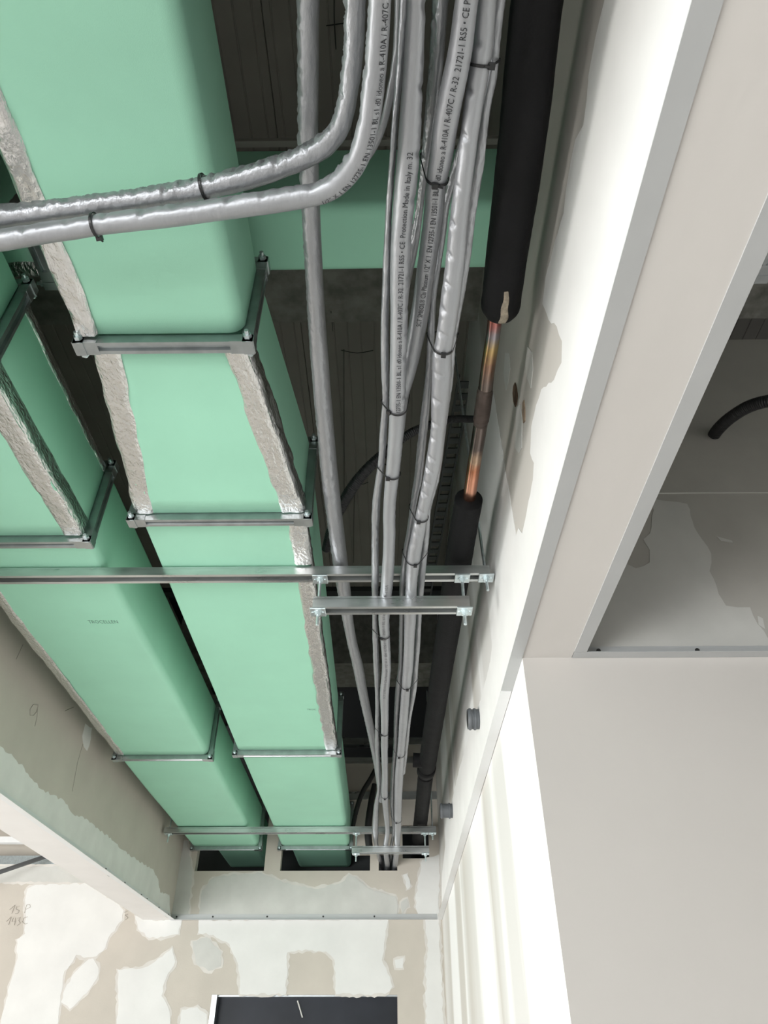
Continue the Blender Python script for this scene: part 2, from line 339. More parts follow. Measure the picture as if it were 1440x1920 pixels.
# ------------------------------------------------------------------ measured runs: (x, y, height, radius) in metres
RUN = {
'P1': [[-0.1066,0.2915,1.178,0.0166],[-0.1101,0.328,1.178,0.0164],[-0.119,0.4223,1.178,0.0168],[-0.1285,0.5234,1.178,0.0172],[-0.1332,0.6215,1.178,0.0165],[-0.1377,0.7121,1.178,0.017],[-0.1426,0.8382,1.178,0.0178],[-0.1462,0.9997,1.178,0.0194],[-0.1493,1.1934,1.178,0.0207],[-0.1501,1.3872,1.178,0.0219],[-0.1479,1.5943,1.178,0.0223],[-0.1452,1.7828,1.178,0.0224],[-0.1404,2.0356,1.178,0.0184],[-0.1349,2.1806,1.178,0.0174],[-0.1208,2.3829,1.178,0.0195],[-0.1101,2.6132,1.178,0.0188],[-0.0955,2.8779,1.178,0.0179],[-0.0797,3.185,1.178,0.017],[-0.0665,3.5458,1.178,0.0158],[-0.0565,3.9756,1.178,0.0159]],
'P2': [[-0.0404,0.2708,1.092,0.0154],[-0.0419,0.3047,1.092,0.0159],[-0.0468,0.3659,1.092,0.016],[-0.0598,0.4337,1.092,0.0153],[-0.0723,0.4628,1.092,0.0172],[-0.0946,0.487,1.092,0.0184],[-0.1349,0.5063,1.092,0.0186],[-0.2033,0.5292,1.092,0.0198],[-0.2903,0.5501,1.092,0.0192],[-0.3692,0.563,1.092,0.0186],[-0.4485,0.5727,1.092,0.0187],[-0.5382,0.5842,1.092,0.0189],[-0.6287,0.5941,1.092,0.0199],[-0.7019,0.6016,1.092,0.02]],
'P3': [[-0.0082,0.2702,1.088,0.016],[-0.0094,0.3039,1.088,0.0158],[-0.0147,0.3649,1.088,0.0163],[-0.0244,0.4325,1.088,0.0176],[-0.0369,0.4843,1.088,0.0183],[-0.0587,0.5238,1.088,0.0188],[-0.0935,0.5518,1.088,0.0192],[-0.1407,0.5642,1.088,0.0189],[-0.2096,0.574,1.088,0.0187],[-0.2973,0.5864,1.088,0.0184],[-0.3772,0.5964,1.088,0.0181],[-0.4579,0.6056,1.088,0.0174],[-0.55,0.6186,1.088,0.0175],[-0.6442,0.6328,1.088,0.0186],[-0.7206,0.6436,1.088,0.0187]],
'P4': [[0.0217,0.2772,1.115,0.0089],[0.0193,0.3118,1.115,0.0092],[0.0153,0.3677,1.115,0.0074],[0.0056,0.4219,1.115,0.0065],[-0.0082,0.4733,1.115,0.0064],[-0.0267,0.5084,1.115,0.0066],[-0.0491,0.5327,1.115,0.0067]],
'P5': [[0.0393,0.2707,1.088,0.014],[0.0388,0.3045,1.088,0.0131],[0.0374,0.3654,1.088,0.0145],[0.0348,0.4331,1.088,0.0164],[0.0314,0.5086,1.088,0.0182],[0.0246,0.5934,1.088,0.018],[0.021,0.6792,1.088,0.0182],[0.0195,0.7988,1.088,0.0171],[0.0181,0.9249,1.088,0.0174],[0.0174,1.0102,1.088,0.0182],[0.0154,1.0716,1.088,0.0177],[0.0092,1.1894,1.088,0.0169],[-0.0006,1.3428,1.088,0.0162],[-0.0019,1.4973,1.088,0.0167],[-0.0087,1.6749,1.088,0.0179],[-0.0199,1.8813,1.088,0.0178],[-0.0171,2.0151,1.088,0.0161],[-0.0143,2.2019,1.088,0.0162],[-0.0236,2.4144,1.088,0.0174],[-0.025,2.6587,1.088,0.0155],[-0.0289,2.9421,1.088,0.0157],[-0.0298,3.2752,1.088,0.0146],[-0.034,3.5867,1.088,0.017],[-0.031,3.853,1.088,0.0152],[-0.0255,4.2619,1.088,0.0136],[-0.0386,4.5552,1.088,0.0159],[-0.0296,5.132,1.088,0.0176],[-0.0291,5.3362,1.088,0.0164]],
'P5b': [[0.0252,0.27,1.086,0.0073],[0.0218,0.3273,1.086,0.0077],[0.018,0.3841,1.086,0.0066],[0.013,0.4321,1.086,0.0053],[0.0075,0.5074,1.086,0.0056],[0.0015,0.592,1.086,0.006],[-0.0027,0.6878,1.086,0.0073],[-0.0065,0.7971,1.086,0.0078],[-0.0077,0.9229,1.086,0.0084],[-0.0078,0.9933,1.086,0.0071],[-0.0119,1.0693,1.086,0.0085],[-0.0186,1.1869,1.086,0.0084],[-0.0264,1.2607,1.086,0.0094],[-0.033,1.34,1.086,0.011],[-0.0387,1.4941,1.086,0.0104],[-0.0423,1.6714,1.086,0.0112],[-0.0472,1.8775,1.086,0.0081],[-0.0483,2.0111,1.086,0.0101],[-0.0484,2.1975,1.086,0.0108],[-0.0495,2.4097,1.086,0.0087],[-0.0539,2.6535,1.086,0.0093],[-0.059,2.9364,1.086,0.0101],[-0.0588,3.2689,1.086,0.0097],[-0.0613,3.4978,1.086,0.009],[-0.0777,3.7534,1.086,0.0136],[-0.0931,4.2533,1.086,0.018],[-0.0926,4.5463,1.086,0.0127],[-0.0682,5.1222,1.086,0.0141],[-0.0654,5.326,1.086,0.0127]],
'P6': [[0.0713,0.2735,1.098,0.0115],[0.0697,0.3076,1.098,0.0118],[0.0685,0.3691,1.098,0.011],[0.0648,0.4374,1.098,0.0108],[0.0582,0.5135,1.098,0.0082],[0.0545,0.5508,1.098,0.0067],[0.05,0.5991,1.098,0.0078],[0.0416,0.6557,1.098,0.0108],[0.0277,0.7382,1.098,0.0118],[0.0203,0.8302,1.098,0.011]],
'P7': [[0.1072,0.2724,1.092,0.0168],[0.1039,0.3063,1.092,0.0159],[0.0993,0.3674,1.092,0.0174],[0.0886,0.4352,1.092,0.0188],[0.0806,0.511,1.092,0.0187],[0.0758,0.548,1.092,0.0167],[0.0738,0.5961,1.092,0.0172],[0.0667,0.6822,1.092,0.0173],[0.0581,0.779,1.092,0.0179],[0.0469,0.863,1.092,0.0183],[0.0356,0.9285,1.092,0.018],[0.0256,0.9845,1.092,0.0163],[0.0184,1.0756,1.092,0.016],[0.0116,1.176,1.092,0.0144]],
'P8': [[0.1295,0.2716,1.088,0.014],[0.1283,0.3054,1.088,0.0145],[0.1287,0.3664,1.088,0.0152],[0.123,0.434,1.088,0.0145],[0.1191,0.5095,1.088,0.0145],[0.1151,0.5943,1.088,0.0159],[0.1134,0.6903,1.088,0.0174],[0.1106,0.7542,1.088,0.0186],[0.1085,0.7998,1.088,0.0181],[0.1049,0.848,1.088,0.0181],[0.1027,0.8732,1.088,0.0189],[0.1045,0.9258,1.088,0.0205],[0.1046,1.0111,1.088,0.0193],[0.1043,1.0725,1.088,0.0165],[0.1012,1.1553,1.088,0.0184],[0.0935,1.2453,1.088,0.0174],[0.0819,1.3437,1.088,0.0156],[0.0718,1.4518,1.088,0.0177],[0.0637,1.5462,1.088,0.0191],[0.0592,1.6756,1.088,0.0172],[0.0592,1.8821,1.088,0.0194],[0.0591,2.0159,1.088,0.0178],[0.0579,2.2027,1.088,0.018],[0.0529,2.3704,1.088,0.0171],[0.0475,2.6594,1.088,0.0176],[0.0416,2.9429,1.088,0.0168],[0.0347,3.2759,1.088,0.0207],[0.0318,3.6728,1.088,0.02],[0.0318,4.2625,1.088,0.0196],[0.0299,4.5559,1.088,0.0175],[0.018,5.1325,1.088,0.0194],[0.0165,5.3367,1.088,0.0182]],
'P9': [[0.1515,0.2729,1.092,0.0087],[0.1467,0.3067,1.092,0.009],[0.1469,0.3679,1.092,0.0076],[0.1465,0.3942,1.092,0.0082],[0.1426,0.4358,1.092,0.0077],[0.1398,0.5116,1.092,0.0089],[0.135,0.5967,1.092,0.0086],[0.1327,0.6931,1.092,0.0078],[0.1291,0.7572,1.092,0.0072],[0.1204,0.8513,1.092,0.0081],[0.1212,0.9294,1.092,0.0085],[0.1155,1.0766,1.092,0.008],[0.1076,1.25,1.092,0.0087],[0.0946,1.3488,1.092,0.0085],[0.0933,1.4573,1.092,0.0089],[0.0903,1.5521,1.092,0.01],[0.0872,1.682,1.092,0.0105],[0.0862,1.8893,1.092,0.0089],[0.0865,2.0236,1.092,0.0093],[0.0843,2.211,1.092,0.01],[0.0817,2.3794,1.092,0.0115],[0.0685,2.6694,1.092,0.0094],[0.062,2.9539,1.092,0.0101],[0.0532,3.2881,1.092,0.0098]],
'P10': [[0.1194,0.4348,1.09,0.0077],[0.1053,0.5184,1.09,0.0081],[0.0924,0.5774,1.09,0.0085],[0.0885,0.6322,1.09,0.0088],[0.0834,0.6913,1.09,0.0082],[0.0783,0.7553,1.09,0.0081],[0.0793,0.8493,1.09,0.0076],[0.0788,0.9273,1.09,0.0074],[0.076,1.0126,1.09,0.0094],[0.0731,1.0742,1.09,0.0103],[0.0699,1.1571,1.09,0.0107],[0.0657,1.2473,1.09,0.0106],[0.0582,1.3255,1.09,0.009],[0.0488,1.4542,1.09,0.0082],[0.0403,1.5365,1.09,0.0071],[0.0339,1.6784,1.09,0.0082],[0.0326,1.8853,1.09,0.0073],[0.0321,2.0193,1.09,0.0076],[0.0318,2.2064,1.09,0.0081],[0.0254,2.3744,1.09,0.0105],[0.0185,2.664,1.09,0.0093],[0.0159,2.948,1.09,0.009],[0.0068,3.2816,1.09,0.0098],[0.0012,3.6792,1.09,0.0107],[0.0049,3.9566,1.09,0.0099],[0.0092,4.2701,1.09,0.0091],[-0.0036,4.564,1.09,0.0096],[-0.0138,5.1416,1.09,0.0088],[-0.0182,5.3462,1.09,0.0091]],
'cold_near': [[0.2188,0.292,1.215,0.0385],[0.217,0.3418,1.215,0.0377],[0.2218,0.4856,1.215,0.0397],[0.2241,0.6159,1.215,0.04],[0.2239,0.7494,1.215,0.0393],[0.2249,0.8249,1.215,0.0389],[0.2259,0.8787,1.215,0.0358]],
'copper': [[0.2165,0.862,1.215,0.0145],[0.2183,0.9275,1.215,0.015],[0.2168,1.0199,1.215,0.0158],[0.2172,1.1055,1.215,0.0164],[0.2163,1.2257,1.215,0.0167],[0.214,1.3304,1.215,0.0169],[0.2128,1.479,1.215,0.0172]],
'cold_far': [[0.2108,1.4615,1.208,0.0356],[0.2056,1.6387,1.208,0.0389],[0.2034,1.8025,1.208,0.0406],[0.1998,2.0561,1.208,0.0408],[0.1923,2.4469,1.208,0.041],[0.185,2.9541,1.208,0.0414],[0.1748,3.5596,1.208,0.0425]],
'cold_end': [[0.1724,3.6457,1.205,0.0392],[0.1726,4.0692,1.205,0.0399],[0.1717,4.5436,1.205,0.042],[0.1707,5.1169,1.205,0.041],[0.1695,5.3506,1.205,0.0408]],
'conduit1': [[0.281,1.4981,1.55,0.0112],[0.2457,1.4784,1.53,0.0111],[0.1865,1.4489,1.5,0.0116],[0.1294,1.4264,1.46,0.0122],[0.06,1.4241,1.42,0.0128],[-0.0155,1.4638,1.38,0.0151],[-0.0845,1.5201,1.34,0.0167],[-0.133,1.5908,1.31,0.017],[-0.1733,1.6788,1.28,0.0143],[-0.1946,1.7511,1.25,0.0137]],
'conduit2': [[1.0238,1.25,1.3587,0.0164],[0.9825,1.27,1.373,0.0166],[0.9573,1.31,1.3962,0.017],[0.9361,1.37,1.4163,0.0168],[0.9312,1.43,1.4357,0.0173],[0.9408,1.49,1.459,0.0171]],
'cable1': [[-0.0763,4.6,1.6137,0.0104],[-0.1337,4.6,1.4948,0.0153],[-0.1832,4.6,1.4121,0.0151],[-0.2208,4.6,1.2995,0.0149],[-0.2438,4.6,1.1749,0.013]],
'cable2': [[-0.112,4.7,1.4931,0.0156],[-0.1346,4.7,1.36,0.0204],[-0.1494,4.7,1.2002,0.0233],[-0.1346,4.7,1.0772,0.0229]]}
SKIM = {
'far': [[[-2.2681,0.9232],[-2.2245,0.9441],[-1.9054,0.9494],[-1.7038,0.8455],[-1.6412,0.802],[-1.6359,0.7495],[-1.6985,0.6611],[-1.7043,0.6063],[-1.7473,0.5631],[-1.821,0.5551],[-1.8695,0.5713],[-1.879,0.5365],[-1.9159,0.489],[-1.904,0.4137],[-1.8959,0.3101],[-1.8766,0.1905],[-2.202,0.1906],[-2.2162,0.4139],[-2.2116,0.5529],[-2.2456,0.648],[-2.2072,0.6784],[-2.2379,0.7858],[-2.2651,0.8612]],[[-1.7905,0.5471],[-1.7635,0.5524],[-1.72,0.5045],[-1.7161,0.4522],[-1.757,0.3829],[-1.8344,0.3075],[-1.8953,0.34],[-1.8845,0.4213],[-1.8399,0.4968]],[[-1.5637,0.776],[-1.5098,0.751],[-1.2763,0.7495],[-1.2823,0.6771],[-1.3352,0.6688],[-1.3625,0.6606],[-1.4541,0.6552],[-1.5315,0.7025]],[[-1.6055,0.4965],[-1.4604,0.5043],[-1.3949,0.536],[-1.3075,0.6057],[-1.2756,0.5358],[-1.3191,0.4363],[-1.3247,0.3698],[-1.2651,0.2973],[-1.2449,0.1902],[-1.5545,0.1904],[-1.5553,0.2826]],[[-1.1925,0.6383],[-1.1099,0.6602],[-1.0124,0.581],[-1.0056,0.5117],[-1.0738,0.4881],[-1.155,0.5277]],[[-1.1734,0.7495],[-0.026,0.7495],[-0.0453,0.6505],[-0.0642,0.5424],[-0.03,0.4765],[-0.0027,0.412],[-0.0456,0.3764],[-0.3262,0.3766],[-0.3426,0.5427],[-0.3948,0.5856],[-0.5562,0.5939],[-0.6213,0.5805],[-0.6132,0.3769],[-0.8761,0.3771],[-0.9032,0.5168],[-0.9709,0.6244],[-1.0733,0.6712],[-1.1642,0.6797]],[[0.0108,0.5423],[0.0642,0.5556],[0.057,0.5026],[0.0167,0.5026]],[[0.196,0.7495],[0.2795,0.7495],[0.2797,0.1896],[0.185,0.1896],[0.1901,0.4894],[0.2097,0.5957]],[[-1.1968,0.3046],[-1.111,0.317],[-1.051,0.2823],[-1.0366,0.1901],[-1.2002,0.1902]],[[-2.5527,1.0514],[-2.0503,1.0503],[-1.8977,0.9585],[-2.5208,0.9597]],[[-1.1724,0.751],[-1.1757,0.8504],[-1.1785,0.9092],[-1.1193,0.9779],[-1.0546,0.993],[-0.8218,1.0077],[-0.7175,0.968],[-0.582,0.9378],[-0.4812,0.9167],[-0.3172,0.9522],[-0.2688,0.9973],[-0.225,0.9821],[-0.1508,0.922],[-0.0517,0.8922],[0.014,0.8774],[0.0329,0.8192],[0.0162,0.751]],[[-1.3424,0.7757],[-1.3913,1.2032],[-1.3176,1.1966],[-1.2549,1.0086],[-1.2416,0.7755]],[[0.1533,0.9303],[0.1403,0.819],[0.1744,0.751],[0.2777,0.751],[0.3044,1.1132],[0.1881,1.0823]],[[0.0685,0.9966],[0.0886,1.0026],[0.1136,0.9304],[0.0934,0.9126]],[[0.0528,0.8423],[0.0891,0.8626],[0.098,0.8191],[0.0617,0.7847]]],
'left': [[[2.2653,0.8963],[2.391,0.8912],[2.5002,0.8914],[2.597,0.8866],[2.6559,0.8732],[2.774,0.8655],[2.9984,0.8883],[3.1382,0.8685],[3.2664,0.8926],[3.4333,0.8915],[3.6455,0.8932],[3.8201,0.8909],[4.0511,0.8977],[4.3538,0.9178],[4.4958,0.8833],[4.564,0.8409],[4.7576,0.865],[4.8734,0.7515],[2.4928,0.7515],[2.3708,0.7515]],[[3.0017,1.2171],[3.0778,1.228],[3.0959,1.1861],[3.0906,1.129],[3.047,1.1319],[3.003,1.1625]]],
'right': [[[0.2157,0.7515],[0.2881,1.1469],[0.3261,1.1556],[0.3738,1.1652],[0.4215,1.1633],[0.4513,1.1454],[0.4817,1.1364],[0.5166,1.1673],[0.5494,1.1693],[0.5999,1.1636],[0.6302,1.1503],[0.6926,1.1727],[0.7798,1.1904],[0.8291,1.1759],[0.8154,1.1065],[0.7842,1.0454],[0.7768,0.9938],[0.8028,0.9688],[0.8587,0.989],[0.9424,1.0575],[0.9974,1.0711],[1.0599,1.0731],[1.1046,1.0382],[1.0891,0.9964],[1.1202,0.9767],[1.2009,0.9704],[1.2882,0.9636],[1.3173,1.0009],[1.3575,1.0076],[1.3711,1.2552],[1.3846,1.544],[1.5421,1.7199],[1.6076,1.5124],[1.6618,1.3439],[1.6853,1.1842],[1.7113,1.0916],[1.8287,1.0202],[1.951,0.9799],[2.191,0.9858],[2.6753,1.0296],[3.1476,1.0677],[3.6456,1.0791],[4.122,1.0514],[4.7017,0.9579],[4.9401,0.7515],[1.6298,0.7515],[1.0407,0.7515]],[[1.1741,1.4566],[1.1378,1.4114],[1.1518,1.3714],[1.1984,1.3656],[1.2309,1.3782],[1.2247,1.4372]],[[1.1528,1.2348],[1.1215,1.2083],[1.124,1.1551],[1.1676,1.1142],[1.1995,1.1277],[1.2266,1.1706]],[[0.9767,1.2326],[0.955,1.1875],[0.9694,1.1536],[1.0115,1.1386],[1.0252,1.185],[1.0145,1.2253]]],
'recess': [[[0.709,1.2156],[0.7929,1.1983],[0.7909,1.1178],[0.8104,1.0363],[0.7912,0.9831],[0.7941,0.9165],[0.8023,0.8836],[0.8579,0.8788],[0.861,0.834],[0.8727,0.7946],[0.8999,0.7671],[0.4245,0.7644],[0.4976,0.8944],[0.5892,1.007],[0.6113,0.9924],[0.6497,1.0098],[0.6585,1.0474],[0.6499,1.0811],[0.6706,1.0997]],[[0.8393,1.0898],[0.8748,1.0759],[0.8754,1.0692],[0.8476,1.0761]],[[0.868,0.8554],[0.8782,0.8482],[0.8737,0.8197],[0.8626,0.8311]]]}
PENCIL = {
'pencil_far': [[[-2.3427,4.889,0.8061],[-2.3183,4.889,0.8321],[-2.3229,4.889,0.7859]],[[-2.2869,4.889,0.8262],[-2.3057,4.889,0.8233],[-2.3042,4.889,0.8089],[-2.2818,4.889,0.8002],[-2.287,4.889,0.7858],[-2.3033,4.889,0.7859]],[[-2.2454,4.889,0.7886],[-2.2459,4.889,0.8319],[-2.2271,4.889,0.8348],[-2.2193,4.889,0.8203],[-2.2419,4.889,0.8088]],[[-2.3414,4.889,0.7432],[-2.3205,4.889,0.7687],[-2.3227,4.889,0.7262]],[[-2.3056,4.889,0.763],[-2.3089,4.889,0.7431],[-2.2861,4.889,0.7431]],[[-2.2926,4.889,0.763],[-2.2862,4.889,0.7233]],[[-2.2786,4.889,0.7601],[-2.2642,4.889,0.7658],[-2.2685,4.889,0.7487],[-2.2542,4.889,0.7345],[-2.2691,4.889,0.7205]],[[-2.2194,4.889,0.7686],[-2.2405,4.889,0.7629],[-2.243,4.889,0.7402],[-2.2232,4.889,0.7288],[-2.2087,4.889,0.7345]],[[-1.6353,4.889,0.7905],[-1.6144,4.889,0.799]],[[-1.6105,4.889,0.7818],[-1.6288,4.889,0.7761],[-1.606,4.889,0.7618],[-1.6197,4.889,0.7505]]],
'pencil_left': [[[-1.343,2.5533,1.1095],[-1.343,2.5177,1.0962],[-1.343,2.5061,1.0724],[-1.343,2.5195,1.0552],[-1.343,2.5433,1.0631],[-1.343,2.5578,1.0838],[-1.343,2.5545,1.1079],[-1.343,2.574,1.0695],[-1.343,2.5794,1.0363]],[[-1.343,2.3134,1.2392],[-1.343,2.3031,1.1741]],[[-1.343,2.8477,1.2272],[-1.343,2.7822,1.183]],[[-1.343,3.0294,1.1371],[-1.343,3.0263,1.055],[-1.343,3.0492,0.9422]]]}

# ================================================================== the setting
XL, XR, XR2, YC, YF, ZC = -1.343, .300, .412, 1.476, 4.889, .75
def boxes(name, bs, mats):
    """axis-aligned blocks in one mesh; every block is (x0,x1,y0,y1,z0,z1,[material of bottom,top,near,right,far,left])"""
    b = MB(); fm = []
    for q in bs:
        b.box(*q[:6]); fm += q[6] if len(q) > 6 else [0]*6
    o = mk(name, b.v, b.f, None, mats=mats, fm=fm); o['kind'] = 'structure'
    return o
floor = boxes('floor', [(-12, 5, -8, 8, -HZ-.1, -HZ)], [M['floor']])
# right wall: drywall lintel over a side opening, then a full wall down to the floor; a hole where the green duct crosses
fl = [1, 0, 0, 0, 0, 0]
wall_right = boxes('wall_right', [(XR, XR2, -4.6, .785, ZC, 2.2, fl), (XR, XR2, .785, .98, ZC, 1.485, fl), (XR, XR2, .785, .98, 1.81, 2.2, fl),
                                  (XR, XR2, .98, YC, ZC, 2.2, fl), (XR, XR2, YC, 5.0, -HZ, 2.9, [0, 0, 2, 0, 0, 0])],
                   [M['wall_right'], M['soffit'], M['primed']])
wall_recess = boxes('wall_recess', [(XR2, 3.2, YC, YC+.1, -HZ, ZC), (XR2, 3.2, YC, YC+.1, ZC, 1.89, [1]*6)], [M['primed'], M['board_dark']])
wall_left = boxes('wall_left', [(-1.51, XL, -4.6, YF, ZC, 2.2, [1, 0, 0, 0, 0, 0])], [M['board'], M['soffit_white']])
T = YF+.06
wall_far = boxes('wall_far', [(-9, -1.035, YF, T, -HZ, 1.02), (-1.035, .0245, YF, T, -HZ, -1.2), (-1.035, .0245, YF, T, .374, 1.02), (.0245, XR, YF, T, -HZ, 1.02),
                              (-9, -1.2435, YF, T, 1.02, 1.062), (-1.343, -1.2435, YF, T, 1.062, 2.2), (-.807, -.706, YF, T, 1.02, 1.43),
                              (-.25, .032, YF, T, 1.12, 1.43), (-.14, -.085, YF, T, 1.02, 1.12), (.032, .067, YF, T, 1.02, 1.43), (.067, .236, YF, T, 1.02, 1.09), (.236, XR, YF, T, 1.02, 1.43), (.067, .236, YF, T, 1.29, 1.43),
                              (-1.2435, XR, YF, T, 1.43, 1.45), (-.72, XR, YF, T, 1.50, 1.69), (.03, XR, YF, T, 1.73, 1.82)], [M['board']])
backing = boxes('dark_void_backing', [(-9, 1, 5.5, 5.6, -HZ, 3.0)], [M['dark']])  # added near-black sheet that paints the dark beyond the openings
wall_window_side = boxes('wall_window_side', [(-9.1, -9, -4.6, 5.6, .45, 2.2), (-9.1, -9, -4.6, 5.6, -HZ, -1.5)], [M['white']])
wall_behind = boxes('wall_behind', [(-9, 3.2, -4.7, -4.6, .45, 2.2), (-9, 3.2, -4.7, -4.6, -HZ, -.9)], [M['white']])
wall_side_room = boxes('wall_side_room', [(3.2, 3.3, -4.6, 1.6, -HZ, 2.2)], [M['white']])
# ribbed roof panels carried on concrete beams
ceiling = bpy.data.objects.new('ceiling', None); C.objects.link(ceiling); ceiling['kind'] = 'structure'
def deck_panel(x0, y0, y1, z=2.2, w_=1.0):
    p = []; x = x0
    for k in range(20):
        a = x0+w_*k/20; p += [(a, z), (a+.022, z), (a+.024, z+.0022), (a+.026, z+.0022), (a+.028, z)]
    p[0] = (x0+.0008, z+.004); p.insert(1, (x0+.004, z))
    p += [(x0+w_, z), (x0+w_, z+.05), (x0+.0008, z+.05)]
    b = MB(); b.prism(p, 'y', y0, y1); b.obj('roof_panel', M['deck'], ceiling)
for k in range(-9, 4):
    deck_panel(k-.33, -4.6, 1.06)
    deck_panel(k-.33, 1.45, 3.44 if -2 < k < 1 else 5.55)
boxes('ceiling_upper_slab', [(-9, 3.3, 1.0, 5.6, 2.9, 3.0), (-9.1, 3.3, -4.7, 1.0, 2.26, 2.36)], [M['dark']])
boxes('beam_1', [(-9, 3.2, 1.06, YC-.001, 2.0, 2.3)], [M['concrete']])
boxes('beam_2', [(-1.343, XR, 4.0, 4.34, 2.0, 2.9)], [M['concrete']])
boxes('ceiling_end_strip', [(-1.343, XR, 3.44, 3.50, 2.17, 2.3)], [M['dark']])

def feather(plane_, val, poly, out, parent, seed, grow=.012):
    c = np.mean(poly, 0); P = []
    for i, p in enumerate(poly):
        a, q = np.array(poly[i-1]), np.array(poly[(i+1) % len(poly)]); d = q-a; L = np.linalg.norm(d)+1e-9; P.append(np.array(p)+np.array((d[1], -d[0]))/L*grow*sg(poly))
        if p[1] > .745 and p[1] < .775: P[-1][1] = p[1]
    patch(plane_, val, P, out, M['feather'], parent, seed, 'filler_edge', amp=.008, thick=.0003+.00006*(seed % 15))
def sg(poly):
    a = sum(poly[i-1][0]*poly[i][1]-poly[i][0]*poly[i-1][1] for i in range(len(poly))); return 1 if a > 0 else -1
boxes('added_light_screen', [(XL, XR, -4.6, -.3, ZC, ZC+.012), (XR2, 3.2, -4.6, -.15, ZC, ZC+.012), (-9, -1.51, -4.6, 1.2, ZC, ZC+.012)], [M['soffit_white']])  # unseen sheets added overhead to keep light out of void and recess
# skim coat, joints, marks: pieces of the walls they lie on
for i, p in enumerate(SKIM['far']): patch('Y', YF, p, -1, M['white'] if i not in (4, 10, 11, 14, 9) else M['filler_grey'], wall_far, 10+i, amp=.006, thick=.0014+.00006*i), feather('Y', YF, p, -1, wall_far, 110+i)
for i, p in enumerate(SKIM['left']): patch('X', XL, p, 1, M['filler_left'], wall_left, 40+i, amp=.006)
for i, p in enumerate(SKIM['right']): patch('X', XR, p, -1, M['white'] if i == 0 else M['filler_grey'], wall_right, 60+i, amp=.003, thick=.0012+.0001*i)
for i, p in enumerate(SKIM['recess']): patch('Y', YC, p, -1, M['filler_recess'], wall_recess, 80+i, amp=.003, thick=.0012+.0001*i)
patch('Y', YC, [(.72, 1.2345), (1.4, 1.2345), (1.4, 1.2375), (.72, 1.2375)], -1, M['filler_grey'], wall_recess, 90, 'board_joint', amp=.0006)
patch('X', XR, [(1.126, 1.288), (1.121, 1.262), (1.127, 1.24), (1.145, 1.236), (1.162, 1.243), (1.169, 1.27), (1.163, 1.292), (1.145, 1.297)], -1, M['scorch'], wall_right, 91, 'scorch_mark', amp=.002, thick=.0026)
patch('X', XR, [(1.078, 1.175), (1.085, 1.150), (1.10, 1.132), (1.115, 1.14), (1.108, 1.165), (1.092, 1.18)], -1, M['scorch_pale'], wall_right, 92, 'scorch_mark', amp=.002, thick=.0026)
strokes('pencil_writing', PENCIL['pencil_far'], (0, -.0015, 0), M['pencil'], wall_far, .0015)
strokes('pencil_writing', PENCIL['pencil_left'], (.0008, 0, 0), M['pencil'], wall_left, .0012)

# wall-angle trims with their screws
def trim(name, a, b, wall, side, legs=(.028, .026), mt='trim', screws=()):
    """L-shaped profile along x or y; the lying leg points away from the wall, the standing leg is screwed to it"""
    t = .0018; h, u = legs
    if wall[0] == 'X':
        x = wall[1]; poly = [(x, ZC-t), (x+side*h, ZC-t), (x+side*h, ZC), (x+side*t, ZC), (x+side*t, ZC+u), (x, ZC+u)]; ax = 'y'
    else:
        y = wall[1]; poly = [(y, ZC-t), (y+side*h, ZC-t), (y+side*h, ZC), (y+side*t, ZC), (y+side*t, ZC+u), (y, ZC+u)]; ax = 'x'
    o = MB().prism(poly, ax, a, b).obj(name, M[mt]); o['kind'] = 'structure'
    for s in screws:
        q = MB(); z = ZC+u*.55
        if wall[0] == 'X': q.cyl((wall[1], s, z), (wall[1]+side*.005, s, z), .005, 10)
        else: q.cyl((s, wall[1], z), (s, wall[1]+side*.005, z), .005, 10)
        q.obj('screw', M['screw'], o)
    return o
trim('trim_1', -4.6, 1.648, ('X', XR-.0005), -1)
trim('trim_2', 1.652, YF-.002, ('X', XR-.0016), -1, mt='trim_white')
trim('trim_3', -4.6, YC-.03, ('X', XR2), 1)
trim('trim_4', XR2+.001, 3.2, ('Y', YC-.001), -1, screws=(.475, .70, 1.0))
trim('trim_5', -4.6, YF-.03, ('X', XL+.0015), 1, mt='trim_white', screws=(3.62, 3.92, 4.22, 4.33, 4.58, 4.80))
trim('trim_6', XL, XR-.03, ('Y', YF-.0015), -1, legs=(.026, .03), screws=(-1.31, -1.09, -.76, -.42, -.11))

# opening in the far wall: steel-framed, dark pane set back
win = MB().box(-1.035, -1.005, YF-.004, T+.03, -1.2, .374).box(-1.005, .0245, YF+.02, T+.03, .366, .374).obj('window_1', M['steel_dark']); win['kind'] = 'structure'
MB().box(-1.005, .0245, T+.0, T+.012, -1.2, .366).obj('pane', M['glass'], win)
MB().cyl((-.55, YF+.055, .35), (-.515, YF+.05, .27), .004, 8).obj('hanging_cord', M['filler_grey'], win)
# rails of the open partition above the far wall
for i, (z0, z1) in enumerate(((1.45, 1.50), (1.69, 1.73), (1.82, 1.868))):
    o = MB().box(-.75, XR, YF-.012, YF+.05, z0, z1).obj('partition_rail', M['steel'], wall_far)

